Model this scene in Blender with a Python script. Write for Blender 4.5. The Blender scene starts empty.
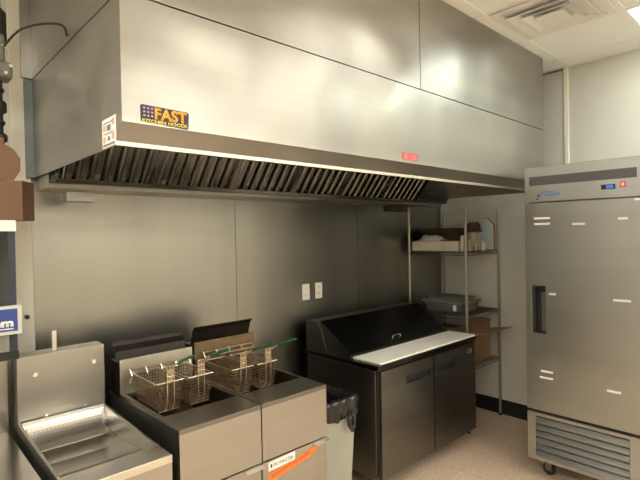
import bpy, bmesh, math, random
from mathutils import Vector, Matrix
R = math.radians
random.seed(7)
SC = bpy.context.scene
COL = SC.collection

# ------------------------------------------------------------------ camera
cd = bpy.data.cameras.new('camera')
cam = bpy.data.objects.new('camera', cd)
COL.objects.link(cam)
fw = Vector((0.68234066, 0.73092839, -0.01244642))
rt = Vector((0.73071333, -0.68244667, -0.01801593))
up = Vector((0.02166237, -0.00319824, 0.99976023))
M3 = Matrix((rt, up, -fw)).transposed()
cam.matrix_world = Matrix.Translation((0, 0, 1.721)) @ M3.to_4x4()
cd.sensor_width = 36
cd.lens = 476.92 / 640 * 36
cd.clip_start = 0.05
SC.camera = cam

# ------------------------------------------------------------------ world, exposure
w = bpy.data.worlds.new('world')
SC.world = w
w.use_nodes = True
w.node_tree.nodes['Background'].inputs[0].default_value = (0.8, 0.76, 0.66, 1)
w.node_tree.nodes['Background'].inputs[1].default_value = 0.02
vs = SC.view_settings
vs.view_transform = 'Standard'
vs.look = 'None'
vs.gamma = 1
vs.use_curve_mapping = False
vs.exposure = 0.62
LAMP = 17.0
# troffers on the 2 ft ceiling grid: (x0, y0, x1, y1)
TROFFERS = [(3.44, -0.31, 4.05, 0.91), (1.63, -1.56, 2.24, -0.34), (-0.81, -1.56, -0.20, -0.34), (3.46, -2.78, 4.07, -1.56), (-0.81, 0.27, -0.20, 1.49), (1.63, -3.17, 2.24, -2.17), (2.24, -0.34, 2.85, 0.88)]  # left-of-hood, far-corner and end-wall panels are unseen, added for ambient light
POWER = [0.36, 0.42, 1.0, 1.3, 1.1, 1.3, 0.22]

CEIL = 3.09
XW = 4.288
YB = 2.764
XL = -1.6
YF = -3.2

# ------------------------------------------------------------------ materials
MATS = {}
def mat(name, col, rough=0.5, metal=0.0, bump=0.0, bscale=40.0, var=0.0, vscale=6.0, stretch=(1, 1, 1), emit=None, alpha=None, trans=0.0, aniso=0.0, wave=0.0, rvar=0.0, spec=None, col2=None):
    if name in MATS:
        return MATS[name]
    m = bpy.data.materials.new(name)
    m.use_nodes = True
    nt = m.node_tree
    N, Lk = nt.nodes, nt.links
    b = N['Principled BSDF']
    b.inputs['Base Color'].default_value = (*col, 1)
    b.inputs['Roughness'].default_value = rough
    b.inputs['Metallic'].default_value = metal
    if spec is not None:
        b.inputs['Specular IOR Level'].default_value = spec
    if trans:
        b.inputs['Transmission Weight'].default_value = trans
    if alpha is not None:
        b.inputs['Alpha'].default_value = alpha
    if emit:
        b.inputs['Emission Color'].default_value = (*emit[:3], 1)
        b.inputs['Emission Strength'].default_value = emit[3]
    tc = N.new('ShaderNodeTexCoord')
    mp = N.new('ShaderNodeMapping')
    mp.inputs['Scale'].default_value = stretch
    Lk.new(tc.outputs['Object'], mp.inputs['Vector'])
    if var:
        n = N.new('ShaderNodeTexNoise')
        n.inputs['Scale'].default_value = vscale
        n.inputs['Detail'].default_value = 6
        Lk.new(mp.outputs[0], n.inputs['Vector'])
        mx = N.new('ShaderNodeMixRGB')
        c2 = col2 or tuple(c * (1 - var) for c in col)
        mx.inputs['Color1'].default_value = (*col, 1)
        mx.inputs['Color2'].default_value = (*c2, 1)
        rp = N.new('ShaderNodeValToRGB')
        rp.color_ramp.interpolation = 'EASE'
        rp.color_ramp.elements[0].position = 0.25
        rp.color_ramp.elements[1].position = 0.8
        Lk.new(n.outputs['Fac'], rp.inputs['Fac'])
        Lk.new(rp.outputs['Color'], mx.inputs['Fac'])
        Lk.new(mx.outputs[0], b.inputs['Base Color'])
    last = None
    if rvar:
        n2 = N.new('ShaderNodeTexNoise')
        n2.inputs['Scale'].default_value = 2.2
        n2.inputs['Detail'].default_value = 2
        Lk.new(tc.outputs['Object'], n2.inputs['Vector'])
        mr = N.new('ShaderNodeMapRange')
        mr.inputs['To Min'].default_value = rough - rvar
        mr.inputs['To Max'].default_value = rough + rvar
        mr.inputs['From Min'].default_value = 0.2
        mr.inputs['From Max'].default_value = 0.8
        mr.interpolation_type = 'SMOOTHSTEP'
        Lk.new(n2.outputs['Fac'], mr.inputs['Value'])
        Lk.new(mr.outputs[0], b.inputs['Roughness'])
    if wave:
        n3 = N.new('ShaderNodeTexNoise')
        n3.inputs['Scale'].default_value = 1.6
        n3.inputs['Detail'].default_value = 1
        Lk.new(tc.outputs['Object'], n3.inputs['Vector'])
        bw = N.new('ShaderNodeBump')
        bw.inputs['Strength'].default_value = 1
        bw.inputs['Distance'].default_value = wave
        Lk.new(n3.outputs['Fac'], bw.inputs['Height'])
        last = bw
    if bump:
        n4 = N.new('ShaderNodeTexNoise')
        n4.inputs['Scale'].default_value = bscale
        n4.inputs['Detail'].default_value = 3
        Lk.new(mp.outputs[0], n4.inputs['Vector'])
        bb = N.new('ShaderNodeBump')
        bb.inputs['Strength'].default_value = 1
        bb.inputs['Distance'].default_value = bump
        Lk.new(n4.outputs['Fac'], bb.inputs['Height'])
        if last:
            Lk.new(last.outputs[0], bb.inputs['Normal'])
        last = bb
    if last:
        Lk.new(last.outputs[0], b.inputs['Normal'])
    MATS[name] = m
    return m

WARM = (0.44, 0.42, 0.38)
STEEL_H = mat('hood_steel', (0.44, 0.43, 0.39), 0.34, 1, bump=0.00008, bscale=60, stretch=(0.05, 0.05, 3), var=0.26, vscale=1.3, rvar=0.045, wave=0.05)
STEEL_W = mat('wall_steel', (0.37, 0.36, 0.32), 0.33, 1, bump=0.00008, bscale=60, stretch=(3, 3, 0.05), var=0.12, vscale=1.2, rvar=0.04, wave=0.008)
STEEL = mat('brushed_steel', WARM, 0.36, 1, bump=0.00006, bscale=60, stretch=(0.1, 0.1, 3), var=0.12, vscale=3, rvar=0.06)
STEEL_F = mat('fridge_steel', (0.43, 0.44, 0.42), 0.33, 1, bump=0.00006, bscale=60, stretch=(1, 0.06, 3), var=0.10, vscale=2, rvar=0.05, wave=0.006)
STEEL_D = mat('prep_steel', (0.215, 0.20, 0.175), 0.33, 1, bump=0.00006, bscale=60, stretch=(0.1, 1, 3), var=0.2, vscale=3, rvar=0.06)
STEEL_S = mat('smooth_steel', (0.42, 0.40, 0.36), 0.21, 1, rvar=0.03, var=0.12, vscale=4, wave=0.003)
CHROME = mat('chrome', (0.75, 0.73, 0.68), 0.18, 1)
BRIGHT = mat('bright_trim', (0.70, 0.67, 0.58), 0.45, 1)
FILT = mat('baffle_steel', (0.30, 0.285, 0.25), 0.22, 1, var=0.4, vscale=9)
DARKIN = mat('dark_steel', (0.13, 0.125, 0.11), 0.5, 0.9, var=0.4, vscale=5)  # dark steel for hood inner parts, a grease cup and fryer panels
BURNT = mat('burnt_steel', (0.022, 0.014, 0.010), 0.45, 0.3, var=0.6, vscale=8, bump=0.001, bscale=20)
TINT = mat('heat_tinted_steel', (0.30, 0.22, 0.14), 0.4, 1, var=0.5, vscale=10)
BLACK = mat('black_rubber', (0.012, 0.012, 0.012), 0.45)
BLACKP = mat('black_plastic', (0.012, 0.012, 0.012), 0.6)
SHADOWGAP = mat('gasket_gap_shade', (0.02, 0.018, 0.015), 0.7)  # gasket rubber, also painted as shade in seams, holes and door gap
CREAM = mat('cream_wall_panel', (0.67, 0.66, 0.595), 0.45, bump=0.0006, bscale=160, var=0.05, vscale=1.5)
CREAMT = mat('cream_trim', (0.86, 0.82, 0.70), 0.4)
WHITE = mat('white_plastic', (0.80, 0.78, 0.70), 0.35)
BOARD = mat('cutting_board', (0.93, 0.91, 0.84), 0.5, var=0.12, vscale=9, bump=0.0002, bscale=80)
PAPER = mat('sticker_white', (0.85, 0.82, 0.76), 0.5)
CEILM = mat('ceiling_tile', (0.88, 0.87, 0.82), 0.85, bump=0.0015, bscale=220, var=0.04, vscale=3)
GRIDM = mat('ceiling_grid', (0.86, 0.85, 0.80), 0.5)
VENTM = mat('vent_white', (0.74, 0.72, 0.66), 0.5)
VENTD = mat('vent_throat', (0.75, 0.75, 0.73), 0.8)
CARD = mat('cardboard', (0.165, 0.088, 0.05), 0.8, var=0.18, vscale=7, bump=0.0004, bscale=50)
CARDL = mat('cardboard_light', (0.36, 0.22, 0.12), 0.8, var=0.2, vscale=7)
CARDD = mat('cardboard_dark', (0.085, 0.048, 0.028), 0.8, var=0.2, vscale=7)
OIL = mat('fryer_oil', (0.018, 0.009, 0.004), 0.08)
WIREB = mat('basket_wire', (0.36, 0.26, 0.17), 0.35, 1, var=0.35, vscale=30)
WIREC = mat('basket_rim', (0.75, 0.66, 0.52), 0.3, 1)
GREEN = mat('green_grip', (0.01, 0.11, 0.042), 0.35)
GREYBIN = mat('grey_bin_plastic', (0.36, 0.37, 0.31), 0.5, var=0.08, vscale=5)
BAG = mat('black_bag', (0.014, 0.013, 0.012), 0.22, bump=0.01, bscale=16)
NAVY = mat('navy_frame', (0.025, 0.032, 0.05), 0.4)
TUB = mat('grey_tub', (0.13, 0.13, 0.11), 0.5)
CLOTH = mat('white_cloth', (0.75, 0.73, 0.66), 0.9)
BLUEB = mat('pale_blue_board', (0.66, 0.76, 0.80), 0.5)
JARM = mat('cloudy_jar', (0.55, 0.50, 0.40), 0.2, alpha=0.85)
AMBER = mat('pale_bottle', (0.55, 0.46, 0.30), 0.4)
IRON = mat('black_iron', (0.045, 0.04, 0.033), 0.45, 0.5, bump=0.001, bscale=60)
CASTM = mat('grey_casting', (0.20, 0.19, 0.15), 0.5, 0.6, bump=0.001, bscale=60)
BLUEFILM = mat('blue_grey_film', (0.20, 0.22, 0.22), 0.5, 0.5)
GASKETB = mat('wire_shelf_grey', (0.20, 0.19, 0.165), 0.4, 0.8)
PURPLE = mat('dark_purple', (0.035, 0.012, 0.03), 0.4)
YELLOW = mat('yellow_ink', (0.85, 0.72, 0.08), 0.5)
RED = mat('red_ink', (0.62, 0.05, 0.05), 0.5)
PINKT = mat('pale_red_ink', (0.75, 0.38, 0.34), 0.5)
DOT = mat('lilac_ink', (0.35, 0.33, 0.48), 0.5)
INK = mat('black_ink', (0.03, 0.03, 0.03), 0.5)
ORANGE = mat('orange_sticker', (0.80, 0.22, 0.04), 0.5, var=0.3, vscale=60)
BLUE = mat('blue_print', (0.03, 0.06, 0.24), 0.4)
LBLUE = mat('blue_badge', (0.12, 0.22, 0.48), 0.35)
GLASSG = mat('grey_glass', (0.25, 0.25, 0.23), 0.12, 0.3)
LCD = mat('lit_display', (0.02, 0.05, 0.2), 0.3, emit=(0.05, 0.18, 0.6, 0.6))
LED = mat('lit_switch', (0.6, 0.1, 0.05), 0.3, emit=(1.0, 0.35, 0.2, 1.2))

# FAST lettering: red at the top to yellow at the bottom, printed so
def fast_mat():
    m = bpy.data.materials.new('red_to_yellow_ink'); m.use_nodes = True
    nt = m.node_tree; b = nt.nodes['Principled BSDF']
    tc = nt.nodes.new('ShaderNodeTexCoord'); sp = nt.nodes.new('ShaderNodeSeparateXYZ'); rp = nt.nodes.new('ShaderNodeValToRGB')
    rp.color_ramp.elements[0].color = (0.90, 0.42, 0.03, 1); rp.color_ramp.elements[0].position = 0.05
    rp.color_ramp.elements[1].color = (0.75, 0.02, 0.02, 1); rp.color_ramp.elements[1].position = 0.62
    nt.links.new(tc.outputs['Generated'], sp.inputs[0]); nt.links.new(sp.outputs['Y'], rp.inputs[0]); nt.links.new(rp.outputs[0], b.inputs['Base Color'])
    return m
FASTM = fast_mat()

def floor_mat():
    m = bpy.data.materials.new('floor_tiles'); m.use_nodes = True
    nt = m.node_tree; N = nt.nodes; L = nt.links; b = N['Principled BSDF']
    tc = N.new('ShaderNodeTexCoord')
    br = N.new('ShaderNodeTexBrick')
    br.offset = 0.0
    br.inputs['Scale'].default_value = 1.0
    br.inputs['Brick Width'].default_value = 0.305
    br.inputs['Row Height'].default_value = 0.305
    br.inputs['Mortar Size'].default_value = 0.004
    br.inputs['Mortar Smooth'].default_value = 0.6
    br.inputs['Color1'].default_value = (0.78, 0.62, 0.47, 1)
    br.inputs['Color2'].default_value = (0.75, 0.59, 0.445, 1)
    br.inputs['Mortar'].default_value = (0.58, 0.46, 0.34, 1)
    L.new(tc.outputs['Object'], br.inputs['Vector'])
    n = N.new('ShaderNodeTexNoise'); n.inputs['Scale'].default_value = 55; n.inputs['Detail'].default_value = 4
    L.new(tc.outputs['Object'], n.inputs['Vector'])
    rp = N.new('ShaderNodeValToRGB'); rp.color_ramp.elements[0].position = 0.3; rp.color_ramp.elements[0].color = (0.74, 0.72, 0.70, 1)
    rp.color_ramp.elements[1].position = 0.62; rp.color_ramp.elements[1].color = (1, 1, 1, 1)
    L.new(n.outputs['Fac'], rp.inputs[0])
    mx = N.new('ShaderNodeMixRGB'); mx.blend_type = 'MULTIPLY'; mx.inputs['Fac'].default_value = 1
    L.new(br.outputs['Color'], mx.inputs['Color1']); L.new(rp.outputs[0], mx.inputs['Color2'])
    L.new(mx.outputs[0], b.inputs['Base Color'])
    b.inputs['Roughness'].default_value = 0.45
    bp = N.new('ShaderNodeBump'); bp.inputs['Distance'].default_value = 0.001
    L.new(n.outputs['Fac'], bp.inputs['Height']); L.new(bp.outputs[0], b.inputs['Normal'])
    return m

# ------------------------------------------------------------------ mesh helpers
class MB:
    def __init__(s):
        s.bm = bmesh.new()
    def box(s, x0, y0, z0, x1, y1, z1, rot=None, piv=None):
        vs = [s.bm.verts.new((x, y, z)) for z in (z0, z1) for y in (y0, y1) for x in (x0, x1)]
        for f in ((0, 2, 3, 1), (4, 5, 7, 6), (0, 1, 5, 4), (2, 6, 7, 3), (0, 4, 6, 2), (1, 3, 7, 5)):
            s.bm.faces.new([vs[i] for i in f])
        if rot is not None:
            p = Vector(piv) if piv else Vector(((x0 + x1) / 2, (y0 + y1) / 2, (z0 + z1) / 2))
            bmesh.ops.rotate(s.bm, verts=vs, cent=p, matrix=rot)
        return s
    def prism(s, pts, axis, a, b):
        """closed polygon in the plane normal to axis, swept from a to b"""
        def mk(p, t):
            q = {'x': (t, p[0], p[1]), 'y': (p[0], t, p[1]), 'z': (p[0], p[1], t)}[axis]
            return s.bm.verts.new(q)
        A = [mk(p, a) for p in pts]; B = [mk(p, b) for p in pts]
        n = len(pts)
        s.bm.faces.new(A); s.bm.faces.new(B[::-1])
        for i in range(n):
            s.bm.faces.new([A[i], B[i], B[(i + 1) % n], A[(i + 1) % n]])
        return s
    def sheet(s, pts, axis, a, b, th):
        """open profile given thickness th, swept from a to b"""
        P = [Vector(p) for p in pts]; o = []
        for i in range(len(P)):
            d = (P[min(i + 1, len(P) - 1)] - P[max(i - 1, 0)]).normalized()
            o.append(P[i] + Vector((-d.y, d.x)) * th)
        return s.prism([tuple(p) for p in P] + [tuple(p) for p in reversed(o)], axis, a, b)
    def tube(s, pts, r, n=8, closed=False):
        P = [Vector(p) for p in pts]; rings = []
        m = len(P)
        rr = r if isinstance(r, (list, tuple)) else [r] * m
        up0 = None
        for i in range(m):
            if closed:
                d = (P[(i + 1) % m] - P[i - 1]).normalized()
            else:
                d = (P[min(i + 1, m - 1)] - P[max(i - 1, 0)]).normalized()
            if up0 is None:
                up0 = Vector((0, 0, 1)) if abs(d.z) < 0.9 else Vector((1, 0, 0))
            u = (up0 - d * up0.dot(d))
            if u.length < 1e-4:
                u = d.orthogonal()
            u.normalize(); v = d.cross(u); up0 = u
            rings.append([s.bm.verts.new(P[i] + (u * math.cos(2 * math.pi * k / n) + v * math.sin(2 * math.pi * k / n)) * rr[i]) for k in range(n)])
        for i in range(m if closed else m - 1):
            a, b = rings[i], rings[(i + 1) % m]
            for k in range(n):
                s.bm.faces.new([a[k], a[(k + 1) % n], b[(k + 1) % n], b[k]])
        if not closed:
            s.bm.faces.new(rings[0][::-1]); s.bm.faces.new(rings[-1])
        return s
    def lathe(s, prof, c, n=20):
        """profile of (r, z) about a vertical axis through c"""
        rings = []
        for (r, z) in prof:
            rings.append([s.bm.verts.new((c[0] + r * math.cos(2 * math.pi * k / n), c[1] + r * math.sin(2 * math.pi * k / n), c[2] + z)) for k in range(n)])
        for a, b in zip(rings, rings[1:]):
            for k in range(n):
                s.bm.faces.new([a[k], a[(k + 1) % n], b[(k + 1) % n], b[k]])
        s.bm.faces.new(rings[0][::-1]); s.bm.faces.new(rings[-1])
        return s
    def quad(s, *pts):
        s.bm.faces.new([s.bm.verts.new(p) for p in pts]); return s
    def build(s, name, m, parent=None, bevel=0.0, smooth=False, seg=2):
        bmesh.ops.recalc_face_normals(s.bm, faces=s.bm.faces)
        me = bpy.data.meshes.new(name)
        s.bm.to_mesh(me); s.bm.free()
        if isinstance(m, (list, tuple)):
            for k in m: me.materials.append(k)
        else:
            me.materials.append(m)
        if smooth:
            for p in me.polygons: p.use_smooth = True
        o = bpy.data.objects.new(name, me)
        COL.objects.link(o)
        if parent:
            o.parent = parent
            o.matrix_parent_inverse = Matrix.Translation(-total_loc(parent))
        if bevel:
            bv = o.modifiers.new('bevel', 'BEVEL'); bv.width = bevel; bv.segments = seg; bv.limit_method = 'ANGLE'; bv.angle_limit = R(40)
        return o

def total_loc(o):
    v = Vector(o.location)
    if o.parent: v = v + total_loc(o.parent) + o.matrix_parent_inverse.translation
    return v
def thing(name, label, cat, loc, group=None):
    o = bpy.data.objects.new(name, None); COL.objects.link(o)
    o.location = loc; o.empty_display_size = 0.1
    return tag(o, label, cat, group)
def tag(o, label, cat, group=None):
    o['label'] = label; o['category'] = cat
    if group: o['group'] = group
    return o
def struct(o):
    o['kind'] = 'structure'; return o
def lab(o, t):
    o['label'] = t; return o
def B(name, m, parent, x0, y0, z0, x1, y1, z1, bevel=0.0):
    return MB().box(x0, y0, z0, x1, y1, z1).build(name, m, parent, bevel)
def set_origin(o, loc):
    loc = Vector(loc); o.data.transform(Matrix.Translation(-loc)); o.location = loc; return o
def copy_tree(o, off):
    """thing copied with its parts and sub-parts, moved by off"""
    c = o.copy(); COL.objects.link(c); c.location = Vector(o.location) + Vector(off)
    for ch in o.children:
        d = ch.copy(); COL.objects.link(d); d.parent = c
        for g in ch.children:
            e = g.copy(); COL.objects.link(e); e.parent = d
    return c

def plate_hole(mb, u0, v0, u1, v1, holes, axis, a, b):
    """slab with rectangular holes. axis = its normal; (u, v) = (x, z) for y-normal, (y, z) for x-normal"""
    us = sorted({u0, u1, *[h[0] for h in holes], *[h[2] for h in holes]})
    vs = sorted({v0, v1, *[h[1] for h in holes], *[h[3] for h in holes]})
    def P(u, v, t): return {'y': (u, t, v), 'x': (t, u, v), 'z': (u, v, t)}[axis]
    V = {}
    def vert(i, j, t):
        k = (i, j, t)
        if k not in V: V[k] = mb.bm.verts.new(P(us[i], vs[j], (a, b)[t]))
        return V[k]
    solid = {}
    for i in range(len(us) - 1):
        for j in range(len(vs) - 1):
            cu, cv = (us[i] + us[i + 1]) / 2, (vs[j] + vs[j + 1]) / 2
            solid[i, j] = not any(h[0] < cu < h[2] and h[1] < cv < h[3] for h in holes)
    for (i, j), sld in solid.items():
        if not sld: continue
        for t in (0, 1):
            mb.bm.faces.new([vert(i, j, t), vert(i + 1, j, t), vert(i + 1, j + 1, t), vert(i, j + 1, t)])
        for (di, dj, p, q) in ((-1, 0, (i, j), (i, j + 1)), (1, 0, (i + 1, j), (i + 1, j + 1)), (0, -1, (i, j), (i + 1, j)), (0, 1, (i, j + 1), (i + 1, j + 1))):
            if not solid.get((i + di, j + dj), False):
                mb.bm.faces.new([vert(*p, 0), vert(*q, 0), vert(*q, 1), vert(*p, 1)])
    return mb

def text(body, name, m, parent, origin, right, upv, width, height, ext=0.0006, bold=0.0):
    """flat lettering laid from origin (lower left) along right / upv, fitted to width x height"""
    cu = bpy.data.curves.new(name, 'FONT'); cu.body = body; cu.offset = bold
    ob = bpy.data.objects.new(name + '_tmp', cu); COL.objects.link(ob)
    dg = bpy.context.evaluated_depsgraph_get(); dg.update()
    me = bpy.data.meshes.new_from_object(ob.evaluated_get(dg))
    bpy.data.objects.remove(ob)
    xs = [v.co.x for v in me.vertices]; ys = [v.co.y for v in me.vertices]
    x0, x1, y0, y1 = min(xs), max(xs), min(ys), max(ys)
    r = Vector(right).normalized(); u = Vector(upv).normalized(); n = r.cross(u)
    fix = Matrix.Translation(Vector(origin)) @ Matrix((r, u, n)).transposed().to_4x4()
    me.transform(Matrix.Diagonal((width / (x1 - x0), height / (y1 - y0), 1, 1)) @ Matrix.Translation((-x0, -y0, 0)))
    bm = bmesh.new(); bm.from_mesh(me)
    e = bmesh.ops.extrude_face_region(bm, geom=bm.faces[:])
    bmesh.ops.translate(bm, verts=[v for v in e['geom'] if isinstance(v, bmesh.types.BMVert)], vec=(0, 0, ext))
    bm.to_mesh(me); bm.free()
    me.materials.clear(); me.materials.append(m)
    o = bpy.data.objects.new(name, me); COL.objects.link(o)
    o.parent = parent
    o.matrix_world = fix
    # parents are unrotated, so a plain offset suffices
    o.matrix_parent_inverse = Matrix.Translation(-total_loc(parent))
    return o

# ================================================================== SETTING
FT = floor_mat()
struct(B('floor', FT, None, XL - .1, YF - .1, -0.1, XW + .1, YB + .1, 0))
# ceiling with an opening where the troffers sit (recessed panels)
cb = MB()
plate_hole(cb, XL - .1, YF - .1, XW + .1, YB + .1, [(a + .02, b + .02, c - .02, d - .02) for a, b, c, d in TROFFERS], 'z', CEIL, CEIL + 0.1)
ceil = struct(cb.build('ceiling', CEILM))
g = MB()
x = 3.46 - 0.61 * 8
while x < XW:
    g.box(x - .012, YF, CEIL - .004, x + .012, YB - .02, CEIL + .002); x += 0.61
y = 1.49 - 0.61 * 7
while y < YB - .05:
    g.box(XL, y - .012, CEIL - .0045, XW, y + .012, CEIL + .002); y += 0.61
struct(g.build('ceiling_grid', GRIDM, ceil))
an = MB()
an.box(XW - .022, YF, CEIL - .004, XW, YB, CEIL + .002)
struct(an.build('wall_angle', GRIDM, ceil))

wb = struct(B('wall_back', CREAM, None, XL - .1, YB, 0, XW + .1, YB + .1, CEIL))
for i, (a, b_) in enumerate([(0.585, 1.788), (1.792, 3.008), (3.012, XW - .002)]):
    struct(B('steel_panel', STEEL_W, wb, a, YB - .008, 0.135, b_, YB + .002, 2.6))
wr = struct(B('wall_right', CREAM, None, XW, YF - .1, 0, XW + .1, YB + .1, CEIL))
wl = struct(B('wall_left', CREAM, None, XL - .1, YF - .1, 0, XL, YB + .1, CEIL))
wf = struct(B('wall_front', CREAM, None, XL - .1, YF - .1, 0, XW + .1, YF, CEIL))
struct(B('trim_1', CREAMT, None, XW - .012, 1.50, 0.14, XW, 1.535, CEIL - .005, .003))
struct(B('trim_2', CREAMT, None, 0.497, YB - .03, 0, 0.580, YB, CEIL - .005, .004))
struct(B('trim_3', mat('dark_seam', (0.10, 0.10, 0.085), .6), None, XW - .010, 1.54, CEIL - .022, XW, 2.30, CEIL - .012))
struct(MB().sheet([(XW - .014, 0.0), (XW - .008, 0.015), (XW - .006, 0.13), (XW - .002, .134)], 'y', YF, YB - .01, -0.004).build('baseboard_right', BLACK))
struct(B('baseboard_back', BLACK, None, 0.585, YB - .014, 0, XW - .015, YB - .001, 0.133))

# small black knob on the corner trim
tag(MB().tube([(0.545, YB - .0301, 1.335), (0.545, YB - .045, 1.335)], .011, 12).build('wall_knob', BLACK), 'small black knob on the cream corner trim beside the blue label', 'knob')

# ------------------------------------------------------------------ ceiling lights
names = ['white ceiling light panel beside the square air vent', 'ceiling light panel behind the camera, in front of the fryers',
         'ceiling light panel at the far left end of the room', 'added unseen ceiling light panel in the far corner of the room past the tall fridge', 'added unseen ceiling light panel left of the hood', 'added unseen ceiling light panel by the far end wall behind the camera', 'ceiling light panel in front of the middle of the hood']
for (a, b_, c, d), nm, pw in zip(TROFFERS, names, POWER):
    cool = b_ > -1 and a > 3
    LIT = mat('lit_diffuser_%d' % round(pw * 100 + cool), (0.9, 0.9, 0.87), 0.6, emit=((0.90, 1.0, 0.93) if cool else (1.0, 0.95, 0.86)) + (LAMP * pw,))
    t = thing('ceiling_light', nm, 'light', ((a + c) / 2, (b_ + d) / 2, CEIL), 'ceiling light panels')
    fm = MB(); plate_hole(fm, a + .022, b_ + .022, c - .022, d - .022, [(a + .045, b_ + .045, c - .045, d - .045)], 'z', CEIL - .002, CEIL + .05)
    fm.build('frame', GRIDM, t)
    B('diffuser', LIT, t, a + .045, b_ + .045, CEIL + .012, c - .045, d - .045, CEIL + .02)

# ------------------------------------------------------------------ ceiling vent
vx, vy = (2.85 + 3.46) / 2, (0.88 + 1.49) / 2
t = thing('ceiling_vent', 'square white four way air vent in the ceiling by the hood', 'vent', (vx, vy, CEIL))
v = MB(); plate_hole(v, vx - .285, vy - .285, vx + .285, vy + .285, [(vx - .235, vy - .235, vx + .235, vy + .235)], 'z', CEIL - .014, CEIL - .0046)
v.build('vent_frame', VENTM, t, .002)
B('vent_throat', VENTD, t, vx - .236, vy - .236, CEIL - .009, vx + .236, vy + .236, CEIL - .0056)
for k, (r0, r1) in enumerate(((0.215, 0.155), (0.145, 0.095))):
    vb = MB().bm
    mb = MB()
    z0, z1 = CEIL - .034 - .002 * k, CEIL - .012
    O = [(vx + sx * r0, vy + sy * r0, z0) for sx, sy in ((-1, -1), (1, -1), (1, 1), (-1, 1))]
    I = [(vx + sx * r1, vy + sy * r1, z1) for sx, sy in ((-1, -1), (1, -1), (1, 1), (-1, 1))]
    for i in range(4):
        j = (i + 1) % 4
        mb.quad(O[i], O[j], I[j], I[i])
    o = mb.build('louver_ring', VENTM, t)
    sm = o.modifiers.new('solid', 'SOLIDIFY'); sm.thickness = .003
MB().prism([(vx - .085, vy - .085), (vx + .085, vy - .085), (vx + .085, vy + .085), (vx - .085, vy + .085)], 'z', CEIL - .036, CEIL - .03).build('centre_plate', VENTM, t)

# ================================================================== EXHAUST HOOD
XH0, XH1, YH = 0.591, 3.915, 1.558
ZL, ZB, ZS = 2.097, 2.028, 2.517
hood = thing('exhaust_hood', 'long stainless steel exhaust hood over the fryers and prep table', 'exhaust hood', (XH0, YB - .01, ZB))
BK = YB - .010
B('front_panel', STEEL_H, hood, XH0 + .003, YH, ZL, XH1 - .003, YH + .015, ZS - .003)
B('lip_panel', STEEL_H, hood, XH0 + .003, 0, 0, XH1 - .003, .01, .01)
bpy.data.objects.remove([o for o in hood.children if o.name.startswith('lip_panel')][0])
MB().prism([(YH, ZL - .0005), (YH + .058, ZB + .016), (YH + .066, ZB + .022), (YH + .015, ZL - .0005)], 'x', XH0 + .003, XH1 - .003).build('lip_panel', STEEL_H, hood)
lab(B('bottom_flange', BRIGHT, hood, XH0 + .003, YH + .056, ZB + .001, XH1 - .003, YH + .066, ZB + .0155), 'lower edge with its lit look painted lighter')  # lit front of the flange painted in with lighter steel
prof = [(YH, ZS - .003), (YH, ZL), (YH + .056, ZB + .016), (YH + .056, ZB), (BK, ZB), (BK, ZS - .003)]
MB().prism(prof, 'x', XH0, XH0 + .0028).build('end_panel', STEEL_H, hood)
MB().prism(prof, 'x', XH1 - .0028, XH1).build('end_panel', STEEL_H, hood)
# enclosure above
B('enclosure_panel', STEEL_H, hood, XH0 + .004, YH + .001, ZS + .003, 2.240, YH + .014, CEIL - .006)
B('enclosure_panel', STEEL_H, hood, 2.245, YH + .001, ZS + .003, XH1 - .001, YH + .014, CEIL - .006)
B('enclosure_panel', STEEL_H, hood, XH0 + .0005, YH + .001, ZS + .003, XH0 + .0035, BK, CEIL - .006)
B('enclosure_panel', STEEL_H, hood, XH1 - .0035, YH + .015, ZS + .003, XH1 - .0005, BK, CEIL - .006)
B('seam_backing', SHADOWGAP, hood, XH0 + .004, YH + .016, ZS - .03, XH1 - .004, YH + .02, CEIL - .01)  # dark sheet painted as the shade inside the panel seams
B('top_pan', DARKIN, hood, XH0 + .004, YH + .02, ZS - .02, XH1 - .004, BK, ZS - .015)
lab(B('film_strip', BLUEFILM, hood, 0.556, YB - .05, ZB, 0.5905, YB - .0305, ZS - .004), 'blue grey film strip on the rear edge')
B('rear_flange', STEEL_H, hood, 0.545, YB - .05, ZS + .003, 0.591, YB - .0305, CEIL - .006)
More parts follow.
